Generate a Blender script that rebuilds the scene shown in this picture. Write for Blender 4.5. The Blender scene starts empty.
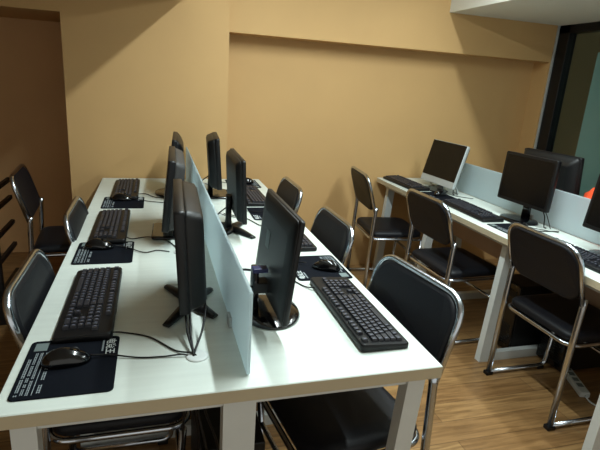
import bpy, bmesh, math, random
from mathutils import Vector, Matrix
random.seed(7)
C = bpy.context.scene.collection
scn = bpy.context.scene
# ------------------------------------------------------------ camera / light
cam_d = bpy.data.cameras.new('camera'); cam = bpy.data.objects.new('camera', cam_d); C.objects.link(cam)
cam_d.sensor_fit = 'HORIZONTAL'; cam_d.sensor_width = 36; cam_d.lens = 489.0 / 600 * 36; cam_d.clip_start = .02
# world axes written in the camera's frame (x right, y down, z forward)
RX = Vector((0.95900465, -0.01735993, 0.28285811))
RY = Vector((-0.27577311, -0.28702915, 0.91736768))
RZ = Vector((0.06526308, -0.95776453, -0.28004969))
right = Vector((RX[0], RY[0], RZ[0])); down = Vector((RX[1], RY[1], RZ[1])); fwd = Vector((RX[2], RY[2], RZ[2]))
m = Matrix((right, -down, -fwd)).transposed().to_4x4()
m.translation = Vector((0, 0, 1.40))
cam.matrix_world = m
scn.camera = cam

w = bpy.data.worlds.new('world'); scn.world = w; w.use_nodes = True
w.node_tree.nodes['Background'].inputs[0].default_value = (.50, .50, .46, 1)
w.node_tree.nodes['Background'].inputs[1].default_value = 0.8
vs = scn.view_settings
vs.view_transform = 'Standard'; vs.look = 'None'; vs.gamma = 1; vs.use_curve_mapping = False
vs.exposure = 0.95

def area(name, loc, sx, sy, watts, col):
    d = bpy.data.lights.new(name, 'AREA'); d.shape = 'RECTANGLE'; d.size = sx; d.size_y = sy
    d.energy = watts; d.color = col
    o = bpy.data.objects.new(name, d); C.objects.link(o); o.location = loc
    return o
LCOL = (.88, 1.0, 1.0)
area('tube_light', (.67, 1.62, 2.262), .05, 1.7, 20, LCOL)
area('tube_light', (1.80, 1.62, 2.262), .05, 1.7, 17, LCOL)

# ------------------------------------------------------------ materials
def srgb(r, g, b):
    f = lambda c: (c / 255 / 12.92) if c / 255 <= .04045 else ((c / 255 + .055) / 1.055) ** 2.4
    return (f(r), f(g), f(b), 1)
def mat(name, col, rough=.5, metal=0, spec=.5, noise=0, nscale=30, bump=0, trans=0, alpha=1, stretch=None, coat=0):
    M = bpy.data.materials.new(name); M.use_nodes = True
    nt = M.node_tree; b = nt.nodes['Principled BSDF']
    b.inputs['Base Color'].default_value = col; b.inputs['Roughness'].default_value = rough
    b.inputs['Metallic'].default_value = metal; b.inputs['Specular IOR Level'].default_value = spec
    b.inputs['Transmission Weight'].default_value = trans; b.inputs['Alpha'].default_value = alpha
    b.inputs['Coat Weight'].default_value = coat
    if noise or bump:
        tc = nt.nodes.new('ShaderNodeTexCoord'); n = nt.nodes.new('ShaderNodeTexNoise')
        n.inputs['Scale'].default_value = nscale; n.inputs['Detail'].default_value = 5
        src = tc.outputs['Object']
        if stretch:
            mp = nt.nodes.new('ShaderNodeMapping'); mp.inputs['Scale'].default_value = stretch
            nt.links.new(src, mp.inputs[0]); src = mp.outputs[0]
        nt.links.new(src, n.inputs['Vector'])
        if noise:
            mx = nt.nodes.new('ShaderNodeMix'); mx.data_type = 'RGBA'
            mx.inputs[6].default_value = tuple(c * (1 - noise) for c in col[:3]) + (1,)
            mx.inputs[7].default_value = tuple(min(1, c * (1 + noise)) for c in col[:3]) + (1,)
            nt.links.new(n.outputs['Fac'], mx.inputs[0]); nt.links.new(mx.outputs[2], b.inputs['Base Color'])
        if bump:
            bp = nt.nodes.new('ShaderNodeBump'); bp.inputs['Strength'].default_value = bump; bp.inputs['Distance'].default_value = .002
            nt.links.new(n.outputs['Fac'], bp.inputs['Height']); nt.links.new(bp.outputs[0], b.inputs['Normal'])
    return M
M = {}
M['paint'] = mat('tan_paint', srgb(196, 158, 105), .7, noise=.06, nscale=3, bump=.15)
M['alcove'] = mat('alcove_tan_paint', srgb(200, 160, 112), .75, noise=.08, nscale=3, bump=.1)  # same tan as the other walls, lightened to offset the alcove's shade
M['white_paint'] = mat('white_paint', srgb(222, 222, 214), .8, noise=.03, nscale=4)
M['desk'] = mat('pale_maple_laminate', srgb(214, 222, 215), .34, noise=.10, nscale=5, stretch=(1.0, 11, 9), coat=.15)
M['desk_edge'] = mat('beige_edge_band', srgb(186, 174, 146), .5, noise=.05, nscale=9)
M['white_metal'] = mat('white_powder_coat', srgb(205, 210, 208), .4, noise=.03)
M['glass'] = None
M['chrome'] = mat('chrome', (.50, .54, .60, 1), .2, metal=1, noise=.08, nscale=60)
M['leather'] = mat('black_vinyl', srgb(13, 15, 21), .5, spec=.3, bump=.25, nscale=260, noise=.1)
M['black'] = mat('black_plastic', srgb(11, 11, 13), .42, spec=.35, noise=.1, nscale=80)
M['satin'] = mat('satin_black_plastic', srgb(10, 10, 12), .45, spec=.3, noise=.1, nscale=40)
M['gloss'] = mat('glossy_black_plastic', srgb(8, 8, 10), .15, spec=.4, coat=.3, noise=.1, nscale=40)
M['case'] = mat('matt_black_casing', srgb(14, 15, 16), .45, spec=.35, bump=.1, nscale=300, noise=.1)
M['grey_case'] = mat('dark_grey_casing', srgb(52, 51, 50), .6, noise=.15, nscale=60)  # even dark grey, lighter than the black casings
M['screen'] = mat('dark_screen', srgb(8, 8, 9), .25, spec=.25, noise=.05, nscale=3)
M['key'] = mat('charcoal_keycap', srgb(34, 35, 42), .45, noise=.08, nscale=200)
M['silver'] = mat('silver_plastic', srgb(178, 184, 184), .35, metal=.2, noise=.04)
M['print'] = mat('pad_print', srgb(150, 160, 165), .7, noise=.1)
M['label'] = mat('white_print', srgb(205, 212, 212), .6, noise=.04)
M['legend'] = mat('key_legend', srgb(88, 91, 106), .6, noise=.05)
M['grey_label'] = mat('grey_label', srgb(105, 118, 118), .6, noise=.1)
M['pad'] = mat('navy_cloth', srgb(9, 13, 21), .9, spec=.12, bump=.3, nscale=600, noise=.12)
M['blue'] = mat('blue_plastic', srgb(22, 28, 78), .45, noise=.1)
M['orange'] = mat('orange_plastic_film', srgb(235, 85, 45), .5, noise=.15, nscale=20, bump=.4)
M['rail'] = mat('dark_iron', srgb(22, 20, 20), .45, metal=.4, noise=.1)
M['modesty'] = mat('brown_board', srgb(188, 160, 134), .6, noise=.1, nscale=8)
M['frame'] = mat('black_aluminium', srgb(18, 20, 24), .35, metal=.3, noise=.1)
M['olive'] = mat('olive_plaster', srgb(150, 144, 112), .8, noise=.08, nscale=2)
M['teal'] = mat('teal_board', srgb(140, 190, 184), .7, noise=.06, nscale=3)

def glass_mat(name, col, rough, tr, mixw):
    g = bpy.data.materials.new(name); g.use_nodes = True; nt = g.node_tree
    for n in list(nt.nodes): nt.nodes.remove(n)
    out = nt.nodes.new('ShaderNodeOutputMaterial'); mx = nt.nodes.new('ShaderNodeMixShader')
    t = nt.nodes.new('ShaderNodeBsdfTranslucent'); t.inputs[0].default_value = col
    p = nt.nodes.new('ShaderNodeBsdfPrincipled'); p.inputs['Base Color'].default_value = col; p.inputs['Roughness'].default_value = rough
    p.inputs['Transmission Weight'].default_value = tr; p.inputs['IOR'].default_value = 1.25
    n = nt.nodes.new('ShaderNodeTexNoise'); n.inputs['Scale'].default_value = 8
    r = nt.nodes.new('ShaderNodeMapRange'); r.inputs[3].default_value = mixw - .04; r.inputs[4].default_value = mixw + .04
    nt.links.new(n.outputs['Fac'], r.inputs[0]); nt.links.new(r.outputs[0], mx.inputs[0])
    nt.links.new(p.outputs[0], mx.inputs[1]); nt.links.new(t.outputs[0], mx.inputs[2]); nt.links.new(mx.outputs[0], out.inputs[0])
    return g
M['glass'] = glass_mat('frosted_glass', srgb(216, 230, 234), .35, .45, .35)
M['pane'] = mat('window_glass', (.75, .82, .80, 1), .03, trans=1, noise=.02, nscale=2); M['pane'].node_tree.nodes['Principled BSDF'].inputs['IOR'].default_value = 1.3

def floor_mat():
    g = bpy.data.materials.new('oak_laminate'); g.use_nodes = True; nt = g.node_tree; b = nt.nodes['Principled BSDF']
    tc = nt.nodes.new('ShaderNodeTexCoord')
    br = nt.nodes.new('ShaderNodeTexBrick'); br.inputs['Scale'].default_value = 1
    br.inputs['Brick Width'].default_value = 1.2; br.inputs['Row Height'].default_value = .12; br.inputs['Mortar Size'].default_value = .0016
    br.inputs['Color1'].default_value = srgb(170, 134, 88); br.inputs['Color2'].default_value = srgb(146, 110, 70); br.inputs['Mortar'].default_value = srgb(112, 84, 54)
    nt.links.new(tc.outputs['Object'], br.inputs['Vector'])
    mp = nt.nodes.new('ShaderNodeMapping'); mp.inputs['Scale'].default_value = (2.2, 26, 1); nt.links.new(tc.outputs['Object'], mp.inputs[0])
    n = nt.nodes.new('ShaderNodeTexNoise'); n.inputs['Scale'].default_value = 2; n.inputs['Detail'].default_value = 8; n.inputs['Distortion'].default_value = .6
    nt.links.new(mp.outputs[0], n.inputs['Vector'])
    mx = nt.nodes.new('ShaderNodeMix'); mx.data_type = 'RGBA'; mx.blend_type = 'MULTIPLY'; mx.inputs[0].default_value = .75
    cr = nt.nodes.new('ShaderNodeValToRGB'); cr.color_ramp.elements[0].position = .35; cr.color_ramp.elements[0].color = (.45, .4, .35, 1); cr.color_ramp.elements[1].position = .62; cr.color_ramp.elements[1].color = (1, 1, 1, 1)
    nt.links.new(n.outputs['Fac'], cr.inputs[0]); nt.links.new(br.outputs['Color'], mx.inputs[6]); nt.links.new(cr.outputs[0], mx.inputs[7])
    nt.links.new(mx.outputs[2], b.inputs['Base Color']); b.inputs['Roughness'].default_value = .32
    return g
M['floor'] = floor_mat()

# ------------------------------------------------------------ mesh helpers
def box(bm, x0, x1, y0, y1, z0, z1, bev=0, seg=2, mi=0):
    r = bmesh.ops.create_cube(bm, size=1)
    vs_ = r['verts']
    for v in vs_:
        v.co = Vector((x0 + (v.co.x + .5) * (x1 - x0), y0 + (v.co.y + .5) * (y1 - y0), z0 + (v.co.z + .5) * (z1 - z0)))
    fs = list({f for v in vs_ for f in v.link_faces})
    for f in fs: f.material_index = mi
    if bev:
        es = list({e for v in vs_ for e in v.link_edges})
        bmesh.ops.bevel(bm, geom=es, offset=bev, segments=seg, affect='EDGES', profile=.5)
    return bm
def fillet(pts, rad, n=6):
    pts = [Vector(p) for p in pts]; out = [pts[0]]
    for i in range(1, len(pts) - 1):
        a, b, c = pts[i - 1], pts[i], pts[i + 1]
        d1 = (a - b); d2 = (c - b); r = min(rad, d1.length * .49, d2.length * .49)
        p1 = b + d1.normalized() * r; p2 = b + d2.normalized() * r
        for k in range(n + 1):
            t = k / n; out.append(p1 * (1 - t) ** 2 + b * 2 * t * (1 - t) + p2 * t * t)
    out.append(pts[-1]); return out
def smooth_path(pts, n=8):
    P = [Vector(p) for p in pts]; P = [P[0] * 2 - P[1]] + P + [P[-1] * 2 - P[-2]]; out = []
    for i in range(1, len(P) - 2):
        a, b, c, d = P[i - 1:i + 3]
        for k in range(n):
            t = k / n
            out.append(.5 * ((2 * b) + (c - a) * t + (2 * a - 5 * b + 4 * c - d) * t * t + (3 * b - a - 3 * c + d) * t ** 3))
    out.append(P[-2]); return out
def tube(bm, pts, r, segs=10, closed=False, caps=True, mi=0):
    pts = [Vector(p) for p in pts]; n = len(pts); rings = []
    if closed: tang = [(pts[(i + 1) % n] - pts[i - 1]).normalized() for i in range(n)]
    else: tang = [(pts[min(i + 1, n - 1)] - pts[max(i - 1, 0)]).normalized() for i in range(n)]
    up = Vector((0, 0, 1)) if abs(tang[0].z) < .9 else Vector((1, 0, 0))
    nrm = (up - tang[0] * up.dot(tang[0])).normalized()
    for i in range(n):
        nrm = (nrm - tang[i] * nrm.dot(tang[i])).normalized(); bi = tang[i].cross(nrm)
        rr = r[i] if isinstance(r, (list, tuple)) else r
        rings.append([bm.verts.new(pts[i] + (nrm * math.cos(a) + bi * math.sin(a)) * rr) for a in [2 * math.pi * k / segs for k in range(segs)]])
    for i in range(n if closed else n - 1):
        A, B = rings[i], rings[(i + 1) % n]
        for k in range(segs):
            f = bm.faces.new((A[k], A[(k + 1) % segs], B[(k + 1) % segs], B[k])); f.material_index = mi; f.smooth = True
    if caps and not closed:
        bm.faces.new(rings[0][::-1]).material_index = mi; bm.faces.new(rings[-1]).material_index = mi
    return bm
def rrect(w, h, rad, n=5):
    out = []
    for cx, cy, a0 in ((w / 2 - rad, h / 2 - rad, 0), (-w / 2 + rad, h / 2 - rad, 90), (-w / 2 + rad, -h / 2 + rad, 180), (w / 2 - rad, -h / 2 + rad, 270)):
        for k in range(n + 1):
            a = math.radians(a0 + 90 * k / n); out.append((cx + rad * math.cos(a), cy + rad * math.sin(a)))
    return out
def slab(bm, outline, levels, f=lambda x, y, z: (x, y, z), mi=0):
    """stack scaled copies of an outline: levels = [(z, inset)]; capped"""
    cx = sum(p[0] for p in outline) / len(outline); cy = sum(p[1] for p in outline) / len(outline)
    W = max(abs(p[0] - cx) for p in outline); H = max(abs(p[1] - cy) for p in outline); rings = []
    for z, ins in levels:
        rings.append([bm.verts.new(f(cx + (x - cx) * (1 - ins / W), cy + (y - cy) * (1 - ins / H), z)) for x, y in outline])
    n = len(outline)
    for A, B in zip(rings, rings[1:]):
        for k in range(n):
            fc = bm.faces.new((A[k], A[(k + 1) % n], B[(k + 1) % n], B[k])); fc.material_index = mi; fc.smooth = True
    bm.faces.new(rings[0][::-1]).material_index = mi; bm.faces.new(rings[-1]).material_index = mi
    return bm
def lathe(bm, prof, cx, cy, segs=32):
    rings = [[bm.verts.new((cx + r * math.cos(2 * math.pi * k / segs), cy + r * math.sin(2 * math.pi * k / segs), z)) for k in range(segs)] for r, z in prof]
    for A, B in zip(rings, rings[1:]):
        for k in range(segs):
            fc = bm.faces.new((A[k], A[(k + 1) % segs], B[(k + 1) % segs], B[k])); fc.smooth = True
    bm.faces.new(rings[0][::-1]); bm.faces.new(rings[-1]); return bm
def obj(name, bm, mats, parent=None, smooth=False):
    me = bpy.data.meshes.new(name); bmesh.ops.recalc_face_normals(bm, faces=bm.faces); bm.to_mesh(me); bm.free()
    for m_ in (mats if isinstance(mats, (list, tuple)) else [mats]): me.materials.append(m_)
    o = bpy.data.objects.new(name, me); C.objects.link(o)
    if parent: o.parent = parent
    if smooth:
        for p in me.polygons: p.use_smooth = True
    return o
NB = bmesh.new
def tag(o, label, cat, group=None, kind=None):
    o['label'] = label; o['category'] = cat
    if group: o['group'] = group
    if kind: o['kind'] = kind
    return o
def thing(name, loc, rz, label, cat, group=None):
    o = bpy.data.objects.new(name, None); C.objects.link(o); o.location = loc; o.rotation_euler = (0, 0, rz)
    return tag(o, label, cat, group)
def struct(name, bm, m_):
    o = obj(name, bm, m_); o['kind'] = 'structure'; return o
def copy_tree(o, parent=None):
    c = o.copy(); C.objects.link(c)
    if parent: c.parent = parent
    for ch in list(o.children): copy_tree(ch, c)
    return c
def place(proto, used, name, loc, rz, label, cat, group):
    o = proto if not used else copy_tree(proto)
    o.location = loc; o.rotation_euler = (0, 0, rz); tag(o, label, cat, group); return o
PI = math.pi

# ------------------------------------------------------------ room shell
struct('floor', box(NB(), -2.7, 5.2, -1.6, 4.1, -.06, 0), M['floor'])
struct('ceiling', box(NB(), -2.7, 5.2, -1.6, 4.1, 2.40, 2.46), M['white_paint'])
struct('wall_left', box(NB(), -2.7, -2.6, -1.6, 4.1, 0, 2.4), M['alcove'])
#struct('wall_front', box(NB(), -2.6, 2.96, -1.6, -1.5, 0, 2.4), M['paint'])
struct('wall_back', box(NB(), .455, 2.93, 3.45, 3.55, 0, 2.4), M['paint'])
struct('wall_alcove', box(NB(), -2.6, -.494, 4.0, 4.1, 0, 2.4), M['alcove'])
struct('wall_column', box(NB(), -.494, .455, 3.22, 4.1, 0, 2.4), M['paint'])
struct('wall_beam_right', box(NB(), .455, 2.93, 3.28, 3.45, 1.672, 2.4), M['paint'])
struct('wall_beam_left', box(NB(), -2.6, -.494, 3.22, 4.0, 1.69, 2.4), M['paint'])
struct('wall_corner', box(NB(), 2.93, 3.05, 3.285, 3.55, 0, 2.4), M['paint'])
struct('ceiling_soffit_right', box(NB(), 2.0, 3.0, -1.5, 3.28, 1.935, 2.4), M['white_paint'])
struct('ceiling_soffit_left', box(NB(), -2.6, .186, -1.5, 3.22, 1.83, 2.4), M['white_paint'])
struct('wall_right', box(NB(), 2.96, 3.05, -1.5, 3.285, 0, .62), M['paint'])
b = NB()
for y0, y1 in ((3.17, 3.285), (1.95, 2.02), (.55, .62), (-1.5, -1.42)):
    box(b, 2.955, 3.03, y0, y1, .62, 1.935, .004)
box(b, 2.955, 3.03, -1.5, 3.285, .62, .69, .004); box(b, 2.955, 3.03, -1.5, 3.285, 1.875, 1.935, .004)
wf = struct('window_1', b, M['frame'])
p = obj('window_pane', box(NB(), 2.995, 3.003, -1.45, 3.2, .66, 1.9), M['pane'], wf)
struct('trim_1', box(NB(), 2.94, 2.955, 3.27, 3.285, .0, 1.935, .002), M['silver'])
# what is seen dimly beyond the window
struct('wall_outer', box(NB(), 5.1, 5.2, -1.6, 4.1, 0, 2.4), M['olive'])
struct('wall_outer_back', box(NB(), 3.05, 5.1, 4.0, 4.1, 0, 2.4), M['olive'])
struct('wall_outer_partition', box(NB(), 3.55, 3.62, 1.5, 3.46, 0, 1.80, .01), M['teal'])

# ceiling batten lamps (out of the top of the frame)
for i, x in enumerate((.67, 1.80)):
    t = thing('batten_lamp', (x, 1.62, 2.27), 0, ('white batten lamp on the ceiling above the facing desks', 'white batten lamp on the ceiling above the aisle')[i], 'lamp', 'ceiling batten lamps')
    obj('lamp_housing', box(NB(), -.05, .05, -.90, .90, .0, .13, .01), M['white_metal'], t)
    for s in (-1, 1): obj('end_cap', box(NB(), -.045, .045, s * .90 - .02, s * .90 + .02, -.015, .04, .005), M['silver'], t)

# ------------------------------------------------------------ desks
def trapezoid(name, x0, x1, y, ztop, parent, w=.058, lean=.03, lean2=0, extra=None):
    """closed white metal frame across the desk at y"""
    b = NB()
    def bar(p, q, tw, td):
        p = Vector(p); q = Vector(q); d = (q - p).normalized(); s = Vector((0, 1, 0)); u = d.cross(s)
        vs_ = [b.verts.new(e + u * a * tw / 2 + s * c * td / 2) for e in (p, q) for a, c in ((-1, -1), (1, -1), (1, 1), (-1, 1))]
        for f in ((0, 1, 2, 3), (7, 6, 5, 4), (0, 4, 5, 1), (1, 5, 6, 2), (2, 6, 7, 3), (3, 7, 4, 0)): b.faces.new([vs_[i] for i in f])
    bar((x0 + lean, y, ztop), (x0, y, .0), w, .04); bar((x1 - lean, y, ztop), (x1 - lean2, y, .0), w, .04)
    bar((x0, y, .025), (x1 - lean2, y, .025), .05, .034); bar((x0 + lean, y, ztop - .02), (x1 - lean, y, ztop - .02), .026, .022)
    if extra is not None: bar((extra, y, ztop), (extra, y, .0), .075, .046)
    return obj('leg_frame', b, M['white_metal'], parent)

def desk(name, x0, x1, y0, y1, z, frames, glass_x, glass_y, label, ins=.035, th=.034, centre=True):
    t = thing(name, ((x0 + x1) / 2, (y0 + y1) / 2, 0), 0, label, 'desk')
    cx, cy = (x0 + x1) / 2, (y0 + y1) / 2
    b = box(NB(), x0 - cx, x1 - cx, y0 - cy, y1 - cy, z - th, z, .002, 1)
    for f in b.faces:
        if abs(f.normal.z) < .5: f.material_index = 1
    b.normal_update()
    for f in b.faces: f.material_index = 0 if f.normal.z > .3 else 1
    obj('tabletop', b, [M['desk'], M['desk_edge']], t)
    for y in frames:
        trapezoid('f', x0 - cx + ins, x1 - cx - ins, y - cy, z - th, t, lean=0 if centre else .045, lean2=.045 if centre else 0, w=.048 if centre else .055, extra=(glass_x - cx - .02) if centre else None)
    b = NB()
    for x in (x0 - cx + .07, x1 - cx - .07): box(b, x - .02, x + .02, y0 - cy + .10, y1 - cy - .06, z - th - .03, z - th, .002)
    obj('rail', b, M['white_metal'], t)
    b = box(NB(), glass_x - cx - .004, glass_x - cx + .004, glass_y[0] - cy, glass_y[1] - cy, z + .004, z + .208, .002, 1)
    g = obj('divider', b, M['glass'], t); g['label'] = 'frosted pale blue glass divider'
    n = max(2, int((glass_y[1] - glass_y[0]) / .7))
    for i in range(n):
        y = glass_y[0] + .25 + i * (glass_y[1] - glass_y[0] - .5) / (n - 1) - cy
        obj('divider_clip', box(NB(), glass_x - cx - .012, glass_x - cx + .012, y - .02, y + .02, z - .001, z + .03, .002), M['silver'], g)
    return t, cx, cy
t, cx, cy = desk('double_desk', -.312, .676, .911, 3.21, .75, (.96, 1.712, 2.435, 3.15), .196, (.955, 3.20),
     'long pale desk with computers on both sides of a frosted glass divider, in the foreground', ins=.048)
for gx, gy in ((.09, 1.06), (.09, 1.80), (.09, 2.55), (.30, 1.60), (.30, 2.34), (.30, 3.06)):
    obj('grommet', lathe(NB(), ((.002, .7498), (.027, .7498), (.027, .752), (.022, .753), (.002, .7525)), gx - cx, gy - cy, 20), M['white_metal'], t)
t2, cx2, cy2 = desk('double_desk', 1.652, 2.48, .10, 3.42, .73, (.52, 1.25, 1.98, 2.72, 3.35), 2.07, (.12, 3.40),
     'long pale desk with a frosted glass divider along the window side of the room', ins=.05, centre=False)
obj('modesty_panel', box(NB(), 2.06 - cx2, 2.078 - cx2, .2 - cy2, 3.33 - cy2, .415, .685, .002), M['modesty'], t2)

# ------------------------------------------------------------ chairs
def make_chair():
    t = thing('office_chair', (0, 0, 0), 0, '', 'chair')
    ch = M['chrome']; W = .215
    fr = fillet([(-.163, -W, .58), (-.238, -W, .835), (-.238, W, .835), (-.163, W, .58)], .085, 10)
    obj('back_frame', tube(NB(), fr, .0105, 12), ch, t)
    # padded back, slightly dished across its width
    b = NB(); ol = rrect(.418, .242, .08, 7)
    def bf(x, y, z):
        h = y + .1175; lean = -(h) * .29
        return (-.172 + lean - z + .012 * (1 - (x / .205) ** 2) * -1 + .006, x, .595 + h)
    # subdivide outline front/back as a grid fan
    slab(b, ol, [(-.014, .012), (-.011, .004), (0, 0), (.011, .004), (.014, .012)], bf)
    obj('backrest', b, M['leather'], t)
    b = NB(); ol = rrect(.40, .415, .06, 6)
    ol = [(x * .94, y) for x, y in ol]; slab(b, ol, [(.408, .012), (.412, .002), (.432, 0), (.444, .008), (.451, .03), (.453, .07)], lambda x, y, z: (x + .02, y, z + .004))
    obj('seat', b, M['leather'], t)
    b = NB(); tube(b, [(x + .02, y, .402) for x, y in rrect(.385, .415, .06, 6)], .0095, 10, closed=True)
    obj('seat_rail', b, ch, t)
    for s in (-1, 1):
        obj('leg', tube(NB(), [(-.158, s * W, .625), (-.163, s * W, .60), (-.170, s * W, .45), (-.185, s * W, .016)], .0135, 12), ch, t)
        b = NB(); tube(b, fillet([(-.185, s * W, .016), (.17, s * W, .016), (.195, s * W, .40)], .04, 6), .0115, 12)
        obj('leg', b, ch, t)
        obj('foot_pad', box(NB(), -.205, -.165, s * W - .016, s * W + .016, 0, .02, .004), M['black'], t)
        obj('foot_pad', box(NB(), .12, .16, s * W - .014, s * W + .014, 0, .018, .004), M['black'], t)
    b = NB(); tube(b, [(.186, -W, .26), (.186, W, .26)], .009, 10)
    obj('stretcher', b, ch, t)
    return t
ch0 = make_chair()
CH = [(-.128, 1.46, 0, 'black padded chrome-framed chair on the left side of the desk, nearest the camera'),
      (-.100, 2.18, 0, 'black padded chair at the left side of the desk, second from the camera'),
      (-.49, 3.00, 4, 'black padded chair pulled away from the desk, beside the dark railing'),
      (.55, 1.212, 188, 'large black padded chair in the foreground, right of the near keyboard'),
      (.54, 1.967, 180, 'black padded chair on the right side of the foreground desk, middle of its three'),
      (.530, 2.69, 180, 'farthest black padded chair on the right side of the foreground desk'),
      (1.84, 1.64, 0, 'black padded chair nearest the camera at the window-side desk'),
      (1.69, 2.37, 2, 'black padded chair at the window-side desk, middle of its three'),
      (1.60, 3.09, -6, 'farthest black padded chair at the window-side desk, by the tan wall')]
for i, (x, y, a, l) in enumerate(CH):
    o = place(ch0, i > 0, 'office_chair', (x, y, 0), math.radians(a), l, 'chair', 'black padded chairs with chrome frames')
    if i == 3: o.scale = (1, .96, 1.025)

# ------------------------------------------------------------ keyboards
def key_layout():
    keys = []; u = .0186
    X0 = -.213
    def row(y, cells, x=X0):
        for wd in cells:
            if wd < 0: x += -wd * u; continue
            keys.append((x + wd * u / 2, y, wd * u - .0026)); x += wd * u
    rows = [.052, .026, .0085, -.009, -.0265, -.044]
    row(rows[0], [1, -1, 1, 1, 1, 1, -.5, 1, 1, 1, 1, -.5, 1, 1, 1, 1, -.25, 1, 1, 1])
    row(rows[1], [1] * 13 + [2, -.25, 1, 1, 1, -.25, 1, 1, 1, 1])
    row(rows[2], [1.5] + [1] * 12 + [1.5, -.25, 1, 1, 1, -.25, 1, 1, 1])
    row(rows[3], [1.75] + [1] * 11 + [2.25, -3.5, 1, 1, 1])
    row(rows[4], [2.25] + [1] * 10 + [2.75, -1.25, 1, -1.25, 1, 1, 1])
    row(rows[5], [1.25, 1.25, 1.25, 6.25, 1.25, 1.25, 1.25, 1.25, -.25, 1, 1, 1, -.25, 2, 1])
    return keys
def keycap(b, x, y, wd, tall=False):
    z0 = .016 + (y + .06) * .05; d = .0158; h = .0085
    v = [b.verts.new((x + sx * wd / 2, y + sy * d / 2, z0)) for sx, sy in ((-1, -1), (1, -1), (1, 1), (-1, 1))]
    q = [b.verts.new((x + sx * (wd / 2 - .0016), y + sy * (d / 2 - .0016) + .0004, z0 + h)) for sx, sy in ((-1, -1), (1, -1), (1, 1), (-1, 1))]
    b.faces.new(q)
    for i in range(4): b.faces.new((v[i], v[(i + 1) % 4], q[(i + 1) % 4], q[i]))
    b.faces.new(v[::-1])
    lg = [b.verts.new((x - wd / 2 + .0035 + a * .0042, y - .002 + c * .0062, z0 + h + .0002)) for a, c in ((0, 0), (1, 0), (1, 1), (0, 1))]
    b.faces.new(lg).material_index = 1
    return b
def cable_obj(name, pts, r, parent, m_='black', n=8, segs=8):
    return obj(name, tube(NB(), smooth_path(pts, n), r, segs), M[m_], parent)
def make_keyboard(full):
    t = thing('keyboard', (0, 0, 0), 0, '', 'keyboard')
    b = NB(); ol = rrect(.452, .138, .012, 4)
    slab(b, ol, [(0, .003), (.003, 0), (.013, 0), (.0165, .003)], lambda x, y, z: (x, y, z + (y + .069) * .05 * (z / .0165)))
    obj('keyboard_body', b, M['satin'], t)
    kl = key_layout()
    if full:
        big = kl[:]
        # the 100 nearest keys stand alone, the remaining few form one mesh
        order = sorted(range(len(kl)), key=lambda i: kl[i][0] * -full)
        cache = {}
        for i in order[:100]:
            x, y, wd = kl[i]; k = (round(wd, 4), round(y, 4))
            if k not in cache:
                bb = NB(); keycap(bb, 0, y, wd); o = obj('key', bb, [M['key'], M['legend']], t); cache[k] = o.data
            else:
                o = bpy.data.objects.new('key', cache[k]); C.objects.link(o); o.parent = t
            o.location.x = x
        if len(order) > 100:
            bb = NB()
            for i in order[100:]: keycap(bb, *kl[i])
            o = obj('key', bb, [M['key'], M['legend']], t); o['kind'] = 'stuff'
    else:
        for lo, hi, nm in ((-1, .062, 'main_keys'), (.062, .125, 'navigation_keys'), (.125, 1, 'number_keys')):
            bb = NB()
            for x, y, wd in kl:
                if lo < x <= hi: keycap(bb, x, y, wd)
            obj(nm, bb, [M['key'], M['legend']], t)
    bb = NB()
    for i in range(3): box(bb, .155 + i * .018, .161 + i * .018, .050, .052, .0218, .0222)
    o = obj('status_lights', bb, M['label'], t)
    return t
# ------------------------------------------------------------ mice and pads
def make_mouse():
    t = thing('computer_mouse', (0, 0, 0), 0, '', 'mouse')
    b = NB(); bmesh.ops.create_uvsphere(b, u_segments=24, v_segments=16, radius=1)
    for v in b.verts:
        x, y, z = v.co
        wd = .031 * (1 - .12 * (1 - abs(y)) + .05 * y * y); hh = .036 * (1 - .25 * y) if z > 0 else .004
        v.co = Vector((x * wd, y * .057, max(.0, z) * hh * (.9 + .1 * math.cos(y * 2)) + (z * .004 if z < 0 else 0) + .004))
    obj('mouse_body', b, M['gloss'], t, smooth=True)
    b = NB()
    tube(b, [(0, .018 + .011 * math.sin(a), .030 + .009 * math.cos(a)) for a in [k * PI / 8 for k in range(16)]], .003, 6, closed=True)
    obj('scroll_wheel', b, M['case'], t)
    b = NB(); tube(b, [(0, .046, .0145), (0, .036, .024), (0, .022, .0312), (0, .008, .0362)], .0009, 5)
    obj('button_seam', b, M['black'], t)
    return t
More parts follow.
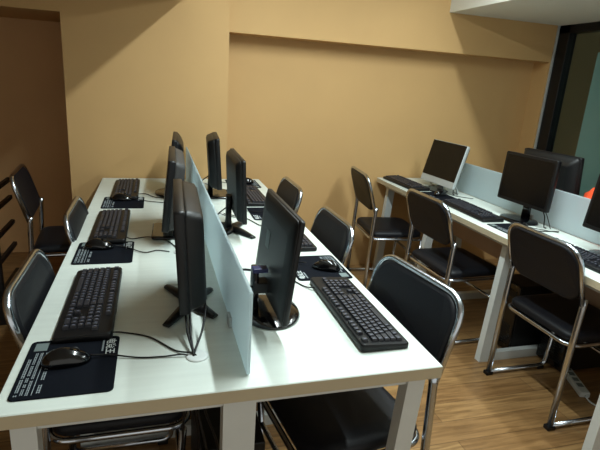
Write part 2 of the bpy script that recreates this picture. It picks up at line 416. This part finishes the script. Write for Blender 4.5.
def make_pad():
    """local +y away from the user, +x to the user's right"""
    t = thing('mouse_pad', (0, 0, 0), 0, '', 'mouse pad')
    slab_b = slab(NB(), rrect(.235, .20, .012, 5), [(0, .001), (.0008, 0), (.0022, 0), (.003, .001)])
    obj('pad_cloth', slab_b, M['pad'], t)
    cu = bpy.data.curves.new('txt', 'FONT'); cu.body = '电竞王'; cu.size = .024; cu.extrude = .00015; cu.offset = .0004
    o = bpy.data.objects.new('txt', cu); C.objects.link(o); bpy.context.view_layer.update()
    me = bpy.data.meshes.new_from_object(o.evaluated_get(bpy.context.evaluated_depsgraph_get()))
    bpy.data.objects.remove(o); bpy.data.curves.remove(cu)
    me.materials.clear(); me.materials.append(M['label'])
    lo = bpy.data.objects.new('printed_title', me); C.objects.link(lo); lo.parent = t; lo.location = (-.104, .073, .0032)
    rr = random.Random(3)
    b = NB(); x = -.10
    while x < -.048:
        wd = rr.uniform(.002, .004); box(b, x, x + wd, .062, .066, .0029, .0033); x += wd + .0012
    obj('printed_line', b, M['print'], t)
    for k, (yy, hh, xa, xb) in enumerate(((-.091, .006, -.035, .105), (-.080, .005, -.06, .10), (-.070, .005, -.06, .105), (-.0585, .0012, -.06, .105), (-.050, .0065, -.01, .095))):
        b = NB(); x = xa
        if hh < .002: box(b, xa, xb, yy, yy + hh, .0029, .0033)
        else:
            while x < xb:
                wd = rr.uniform(.003, .006)
                if rr.random() < .88:
                    box(b, x, x + wd, yy, yy + hh * .25, .0029, .0033); box(b, x, x + wd, yy + hh * .7, yy + hh, .0029, .0033); box(b, x + wd * .4, x + wd * .6, yy, yy + hh, .0029, .0033)
                x += wd + .0012
        obj('printed_line', b, M['print'], t)
    b = box(NB(), -.105, -.07, -.088, -.06, .0029, .0033); obj('printed_block', b, M['grey_label'], t)
    return t

# ------------------------------------------------------------ monitors; local: screen faces +y, x across, origin at desk under the stand
def ports(t):
    b = NB(); box(b, -.03, .03, -.052, -.036, .085, .10, .002); obj('port_plug', b, M['blue'], t)
def make_monitor(kind, wd=.40, hh=.27, z0=.065, th=.03, tilt=0, back='case', thick=False, dk=1):
    t = thing('computer_monitor', (0, 0, 0), 0, '', 'monitor')
    zc = z0 + hh / 2; ct, st = math.cos(tilt), math.sin(tilt)
    def tr(x, y, z):  # panel space -> tilted
        y = y * dk
        return (x, y * ct + (z - z0) * st * -1, z0 + (z - z0) * ct + y * st)
    b = NB(); ol = rrect(wd, hh, .008, 4)
    slab(b, ol, [(-.014, .004), (-.011, 0), (.011, 0), (.013, .002)], lambda x, y, z: tr(x, z, y + zc))
    obj('bezel', b, M['black' if kind != 'allinone' else 'silver'], t)
    chin = .0 if kind != 'allinone' else .045
    ai = kind == 'allinone'
    b = NB(); ol = rrect(wd - (.004 if ai else .03), hh - (.048 if ai else .034), .002, 2)
    slab(b, ol, [(.0128, 0), (.0138, 0)], lambda x, y, z: tr(x, z, y + zc + (.022 if ai else .002)))
    obj('screen', b, M['screen'], t)
    # casing behind, tapering
    b = NB(); ol = rrect(wd * .985, hh * .985, .02, 4)
    slab(b, ol, [(-.012, 0), (-.020, .002), (-.020 - th * .85, .010), (-.022 - th, .022)] if thick else [(-.012, 0), (-.020, .004), (-.020 - th * .5, .02), (-.022 - th, .05)], lambda x, y, z: tr(x, z, y + zc))
    rear = obj('rear_casing', b, M[back], t)
    b = box(NB(), -.004, .004, .0135, .0145, z0 + .006, z0 + .010)
    if kind == 'disc':
        b = NB(); lathe(b, ((.086, 0), (.090, .004), (.086, .010), (.06, .014), (.03, .017)), 0, 0, 40)
        for v in b.verts: v.co.x *= 1.3
        obj('stand_base', b, M['gloss'], t)
        b = NB(); slab(b, rrect(.055, .022, .008, 4), [(.014, 0), (.14, .003)], lambda x, y, z: (x, y - .045, z))
        obj('stand_neck', b, M['gloss'], t)
    elif kind == 'bird':
        b = NB()
        for sx in (-1, 1):
            for sy, L in ((1, .078), (-1, .055)):
                pts = smooth_path([(0, -.03, .012), (sx * .05, -.03 + sy * L * .45, .014), (sx * (.118 if sy > 0 else .085), -.03 + sy * L, .006)], 5)
                tube(b, pts, [.026 * (1 - .55 * i / (len(pts) - 1)) for i in range(len(pts))], 8)
        for v in b.verts: v.co.z = max(0, v.co.z * .65); v.co.x *= 1.1
        obj('stand_base', b, M['black'], t)
        b = NB(); slab(b, rrect(.06, .035, .012, 4), [(.008, 0), (.05, .006), (.16, .006)], lambda x, y, z: (x, y - .045, z))
        obj('stand_neck', b, M['black'], t)
    elif kind == 'plate':
        b = NB(); slab(b, rrect(.215, .15, .014, 4), [(0, .002), (.004, 0), (.010, 0), (.014, .01)], lambda x, y, z: (x, y - .02, z))
        obj('stand_base', b, M['gloss'], t)
        b = NB(); slab(b, rrect(.07, .03, .01, 4), [(.012, 0), (.15, .005)], lambda x, y, z: (x, y - .045, z))
        obj('stand_neck', b, M['black'], t)
    elif kind == 'allinone':
        b = NB(); slab(b, rrect(.21, .13, .06, 8), [(0, .002), (.003, 0), (.007, 0), (.009, .006)], lambda x, y, z: (x, y + .01, z))
        obj('stand_base', b, M['gloss'], t)
        b = NB()
        for sx in (-1, 1): obj('stand_wire', tube(NB(), fillet([(sx * .16, -.02, .09), (sx * .165, -.07, .005), (sx * .10, -.075, .005)], .02, 4), .004, 8), M['silver'], t)
        b = NB(); slab(b, rrect(.06, .02, .008, 4), [(.007, 0), (.14, .004)], lambda x, y, z: (x, y - .035, z))
        obj('stand_neck', b, M['silver'], t)
    return t, tr, zc
GM = 'computer monitors on the desks'
def mon(kind, loc, a, label, wd=.40, hh=.27, z0=.065, th=.03, tilt=0, back='case', extra=None, thick=False, dk=1):
    t, tr, zc = make_monitor(kind, wd, hh, z0, th, math.radians(tilt), back, thick, dk)
    t.location = loc; t.rotation_euler = (0, 0, math.radians(a)); tag(t, label, 'monitor', GM)
    if extra: extra(t, tr, zc)
    return t
# facing -x : rotate +y -> -x : +90 ; facing +x : -90
def m1x(t, tr, zc):
    for k, (dx, yy) in enumerate(((-.15, -.002), (-.155, -.012), (-.15, -.052))):
        cable_obj('cable', [(dx, yy, .085), (dx - .02, yy, .06), (dx - .07, yy * .7 - .004, .03), (-.283, -.018, .004), (-.285, -.018, -.03)], .0028, t)
mon('bird', (.074, 1.345, .75), 88, 'nearest monitor on the left of the glass divider, seen edge-on with its claw-shaped foot', wd=.40, hh=.272, z0=.066, th=.035, tilt=-3, thick=True, extra=m1x)
mon('plate', (.040, 2.06, .75), 88, 'middle monitor left of the glass divider, with a square black foot', wd=.41, hh=.28, z0=.061, th=.03, tilt=6, thick=True, back='grey_case')
mon('disc', (.087, 2.79, .75), 87, 'farthest monitor left of the glass divider, against the tan column', wd=.40, hh=.27, z0=.055, th=.028, tilt=5)
def r1x(t, tr, zc):
    b = NB(); slab(b, rrect(.042, .052, .001, 2), [(0, 0), (.001, 0)], lambda x, y, z: tr(x - .05, -.0345 - z * 1.5 , y + zc + .02))
    o = obj('rating_label', b, M['grey_label'], t)
    b = NB(); box(b, -.005, .025, -.055, -.012, zc - .056, zc - .043, .002); obj('video_plug', b, M['blue'], t)
    b = NB(); box(b, -.02, .03, -.052, -.008, zc - .115, zc - .085, .002); obj('power_plug', b, M['black'], t)
    cable_obj('cable', [(.01, -.06, zc - .05), (.01, -.085, zc - .048), (-.03, -.10, zc - .07), (-.06, -.10, .05), (-.10, -.095, .006), (-.22, -.06, .004)], .0035, t)
    cable_obj('cable', [(.01, -.055, zc - .10), (.0, -.09, zc - .11), (-.05, -.10, zc - .13), (-.08, -.095, .02), (-.14, -.09, .006), (-.28, -.04, .004)], .003, t)
mon('disc', (.312, 1.268, .75), -90, 'nearest monitor right of the divider, its black back towards the camera on a round foot', wd=.375, hh=.284, z0=.045, th=.012, tilt=-6, dk=.5, extra=r1x)
def r2x(t, tr, zc):
    cable_obj('cable', [(.03, -.05, .12), (.05, -.10, .08), (.08, -.11, .02), (.14, -.09, .004), (.18, -.10, .004)], .003, t)
mon('bird', (.352, 2.07, .75), -91, 'middle monitor right of the glass divider, on a forked black foot', wd=.366, hh=.262, z0=.077, th=.025, tilt=3, thick=True, dk=.65, extra=r2x)
mon('plate', (.345, 2.75, .75), -94, 'farthest monitor right of the glass divider, nearest the tan column', wd=.341, hh=.275, z0=.064, th=.028, tilt=4, thick=True, extra=r2x)
def cabx(t, tr, zc):
    cable_obj('cable', [(-.10, -.03, .12), (-.135, -.04, .06), (-.15, -.035, .006), (-.17, -.03, .004)], .003, t)
    cable_obj('cable', [(-.12, -.03, .12), (-.15, -.045, .06), (-.19, -.04, .005)], .0025, t)
mon('allinone', (1.911, 2.99, .73), 93, 'slim all-in-one computer with a silver chin at the far end of the window-side desk', wd=.386, hh=.30, z0=.042, th=.01, tilt=14, extra=cabx)
mon('disc', (1.972, 2.21, .73), 93, 'square black monitor in the middle of the window-side desk', wd=.371, hh=.275, z0=.092, th=.02, tilt=3, extra=cabx)
mon('disc', (1.957, 1.574, .73), 90, 'black monitor cut off by the right edge of the photo', wd=.381, hh=.27, z0=.099, th=.02, tilt=7, extra=cabx)
mon('disc', (2.283, 2.36, .73), -85, 'black monitor behind the frosted glass, turned towards the window', wd=.41, hh=.27, z0=.10, th=.035, tilt=6)

# ------------------------------------------------------------ keyboards, pads, mice per station
desks = [('L', .75, -.178, 1), ('R', .75, .563, -1), ('W', .73, 1.78, 1)]
kb = [(-.178, 1.393, .75, -90, 1, 'black keyboard nearest the camera on the left side of the desk'),
      (-.182, 2.135, .75, -90, 0, 'black keyboard in the middle of the left side of the foreground desk'),
      (-.156, 2.845, .75, -90, 0, 'farthest black keyboard on the left side of the foreground desk'),
      (.563, 1.228, .75, 90, -1, 'large black keyboard nearest the camera on the right side of the desk'),
      (.555, 1.985, .75, 90, 0, 'black keyboard half hidden behind the nearest monitor on the right side'),
      (.530, 2.70, .75, 90, 0, 'farthest black keyboard on the right side of the foreground desk'),
      (1.760, 3.165, .73, -88, 0, 'farthest black keyboard on the window-side desk'),
      (1.785, 2.40, .73, -91, 0, 'black keyboard in front of the middle monitor on the window-side desk'),
      (1.80, 1.60, .73, -90, 0, 'black keyboard behind the nearest chair on the window-side desk')]
plain = None
for x, y, z, a, full, l in kb:
    if full: t = make_keyboard(full)
    elif plain is None: plain = t = make_keyboard(0)
    else: t = copy_tree(plain)
    t.location = (x, y, z); t.rotation_euler = (0, 0, math.radians(a)); tag(t, l, 'keyboard', 'black keyboards on the desks')
    a_ = math.radians(a)
    for ch in [c for c in t.children if c.name.startswith('cable')]: pass
pads = [(-.192, 1.070, .75, -90, 'dark blue printed mouse pad on the near left corner of the foreground desk'),
        (-.182, 1.825, .75, -90, 'dark blue mouse pad between the near and middle keyboards on the left side'),
        (-.156, 2.575, .75, -90, 'dark blue mouse pad below the farthest keyboard on the left side'),
        (.565, 1.590, .75, 90, 'dark blue mouse pad beyond the near keyboard on the right side'),
        (.555, 2.335, .75, 90, 'dark blue mouse pad mostly hidden by the middle right-hand monitor'),
        (.540, 3.055, .75, 90, 'dark blue mouse pad at the far right corner of the foreground desk'),
        (1.805, 2.80, .73, -90, 'dark mouse pad between the two far keyboards on the window-side desk'),
        (1.810, 2.03, .73, -90, 'dark mouse pad below the middle keyboard on the window-side desk')]
p0 = make_pad()
for i, (x, y, z, a, l) in enumerate(pads):
    place(p0, i > 0, 'mouse_pad', (x, y, z), math.radians(a), l, 'mouse pad', 'dark blue mouse pads')
mice = [(-.200, 1.078, .753, -84, 'glossy black mouse on the near left printed mouse pad'),
        (-.205, 1.868, .753, -96, 'black mouse on the second mouse pad of the left side'),
        (-.165, 2.615, .753, -100, 'black mouse touching the farthest keyboard of the left side'),
        (.592, 1.562, .753, 60, 'glossy black mouse beyond the near keyboard on the right side'),
        (.575, 2.33, .753, 85, 'black mouse hidden beside the middle right-hand monitor'),
        (.560, 3.06, .753, 80, 'black mouse at the far right corner of the foreground desk'),
        (1.830, 2.80, .733, -80, 'black mouse between the two far keyboards on the window-side desk'),
        (1.840, 2.03, .733, -85, 'black mouse below the middle keyboard on the window-side desk')]
mouse0 = make_mouse()
mo = []
for i, (x, y, z, a, l) in enumerate(mice):
    mo.append(place(mouse0, i > 0, 'computer_mouse', (x, y, z), math.radians(a), l, 'mouse', 'black mice on the desks')); mo[-1].scale = (.92, .92, .92)
allk = [o for o in C.objects if o.name.startswith('keyboard') and o.parent is None]
def world_cable(owner, pts, r=.0022, n=8):
    """cable given in world space, child of its owner"""
    mw = Matrix.Translation(owner.location) @ Matrix.Rotation(owner.rotation_euler.z, 4, 'Z')
    inv = mw.inverted()
    return obj('cable', tube(NB(), [inv @ q for q in smooth_path(pts, n)], r, 8), M['black'], owner)
Z = .7535
world_cable(mo[0], [(-.146, 1.090, .762), (-.10, 1.09, .758), (-.03, 1.072, Z), (.03, 1.066, Z), (.088, 1.062, .755), (.09, 1.06, .72)])
world_cable(allk[0], [(-.112, 1.19, .762), (-.085, 1.20, Z), (-.02, 1.165, Z), (.04, 1.09, Z), (.085, 1.063, .755), (.09, 1.06, .72)])
world_cable(mo[1], [(-.148, 1.865, .765), (-.10, 1.86, .757), (-.03, 1.80, Z), (.02, 1.82, Z), (.07, 1.80, Z)])
world_cable(allk[1], [(-.115, 1.97, .762), (-.09, 1.97, Z), (-.03, 1.99, Z), (.04, 1.94, Z), (.085, 1.82, Z)])
world_cable(mo[2], [(-.108, 2.605, .765), (-.06, 2.60, .757), (.0, 2.58, Z), (.08, 2.55, Z)])
world_cable(allk[2], [(-.088, 2.72, .762), (-.05, 2.76, Z), (-.0, 2.68, Z), (.05, 2.66, Z), (.09, 2.57, Z)])
world_cable(allk[3], [(.495, 1.39, .762), (.47, 1.42, Z), (.43, 1.50, Z), (.36, 1.56, Z), (.30, 1.60, .753)])
world_cable(mo[3], [(.525, 1.612, .765), (.48, 1.64, .757), (.42, 1.60, Z), (.35, 1.66, Z), (.30, 1.60, .753)])
world_cable(allk[4], [(.487, 2.10, .762), (.46, 2.13, Z), (.42, 2.24, Z), (.35, 2.28, Z), (.30, 2.34, .753)])
world_cable(mo[4], [(.52, 2.335, .765), (.47, 2.35, .757), (.40, 2.40, Z), (.36, 2.30, Z), (.30, 2.34, .753)])
world_cable(allk[5], [(.462, 2.80, .762), (.43, 2.85, Z), (.36, 2.92, Z), (.30, 3.05, .753)])
world_cable(mo[5], [(.505, 3.07, .765), (.44, 3.05, .757), (.38, 3.10, Z), (.30, 3.06, .753)])
z2 = .7335
world_cable(allk[6], [(1.828, 3.05, .745), (1.86, 3.03, z2), (1.90, 3.10, z2), (2.03, 3.12, z2)])
world_cable(mo[6], [(1.888, 2.81, .745), (1.93, 2.80, .736), (1.97, 2.76, z2), (2.04, 2.70, z2)])
world_cable(allk[7], [(1.856, 2.27, .745), (1.88, 2.25, z2), (1.90, 2.02, z2), (2.04, 1.98, z2)])
world_cable(mo[7], [(1.898, 2.035, .745), (1.94, 2.04, .736), (1.99, 2.0, z2), (2.04, 1.96, z2)])

# ------------------------------------------------------------ computer towers (front faces -x)
def make_tower():
    t = thing('computer_tower', (0, 0, 0), 0, '', 'computer tower')
    obj('case', box(NB(), -.19, .20, -.09, .09, .012, .41, .004), M['case'], t)
    obj('front_panel', box(NB(), -.205, -.19, -.09, .09, .012, .41, .006), M['gloss'], t)
    obj('disc_drive', box(NB(), -.209, -.204, -.074, .074, .335, .375, .002), M['black'], t)
    b = NB()
    for k in range(9): box(b, -.208, -.204, -.07, .07, .05 + k * .014, .056 + k * .014, .001)
    obj('vent_grille', b, M['case'], t)
    b = NB(); tube(b, [(-.204, .04, .29), (-.210, .04, .29)], .009, 14); obj('power_button', b, M['silver'], t)
    for sx in (-.15, .16):
        for sy in (-.07, .07): obj('rubber_foot', box(NB(), sx - .015, sx + .015, sy - .01, sy + .01, 0, .013), M['black'], t)
    return t
T0 = make_tower()
TW = [(2.10, 2.10, 0, 'black computer tower under the window-side desk, between the middle and nearest chairs'),
      (2.25, 1.87, 0, 'black computer tower on the floor behind the legs of the nearest window-side chair'),
      (2.25, 1.36, 0, 'black computer tower at the right edge of the photo under the window-side desk'),
      (.20, 1.33, -90, 'black computer tower under the foreground desk'),
      (.20, 2.08, -90, 'black computer tower under the middle of the foreground desk')]
for i, (x, y, a, l) in enumerate(TW):
    place(T0, i > 0, 'computer_tower', (x, y, 0), math.radians(a), l, 'computer tower', 'black computer towers under the desks')

# cables hanging below the grommet of the near station
for i, (dx, dy) in enumerate(((-.012, 0), (0, .008), (.012, -.004), (.004, -.012))):
    o = obj('hanging_cable', tube(NB(), smooth_path([(.09 + dx, 1.06 + dy, .71), (.085 + dx * 2, 1.07 + dy, .60), (.10 + dx * 4, 1.08 + dy * 3, .45), (.07 + dx * 5, 1.10, .25), (.09 + dx * 3, 1.14, .03)], 8), .0032, 8), M['black'])
    tag(o, 'one of the thin black cables dangling under the near end of the foreground desk', 'cable', 'cables hanging below the foreground desk')

# white power strip on the floor
t = thing('power_strip', (2.06, 1.70, 0), math.atan2(1.602 - 1.792, 2.019 - 2.096), 'white power strip lying on the floor under the window-side desk', 'power strip')
obj('strip_body', box(NB(), -.13, .13, -.025, .025, 0, .03, .006), M['label'], t)
for k in range(4): obj('socket', box(NB(), -.10 + k * .05, -.07 + k * .05, -.014, .014, .029, .032, .001), M['grey_label'], t)
cable_obj('cable', [(.13, 0, .012), (.17, .01, .006), (.22, .04, .006), (.30, .04, .006)], .004, t, 'label')

# orange bag behind the glass
b = NB(); bmesh.ops.create_icosphere(b, subdivisions=3, radius=1)
rr = random.Random(5)
for v in b.verts:
    n_ = .12 * math.sin(v.co.x * 7 + v.co.z * 5) + .08 * math.sin(v.co.y * 11 + v.co.x * 4)
    s = 1 + n_ * .6
    v.co = Vector((v.co.x * .075 * s, v.co.y * .11 * s, v.co.z * (.115 if v.co.z < 0 else .12) * s + .115))
    v.co.z = max(0, v.co.z)
o = obj('plastic_bag', b, M['orange'], smooth=True); o.location = (2.30, 2.00, .73)
tag(o, 'crumpled orange plastic bag behind the frosted divider on the window-side desk', 'bag')

# dark railing at the left edge
t = thing('railing', (-.82, 2.0, 0), 0, 'dark iron railing with horizontal bars at the left edge of the photo', 'railing')
for z in (.745, .64, .49, .35, .18):
    obj('bar', box(NB(), -.011, .011, -1.2, 1.17, z - .012, z + .012, .003), M['rail'], t)
for y in (-1.2, -.2, .8): obj('post', box(NB(), -.018, .018, y - .018, y + .018, 0, .765, .003), M['rail'], t)
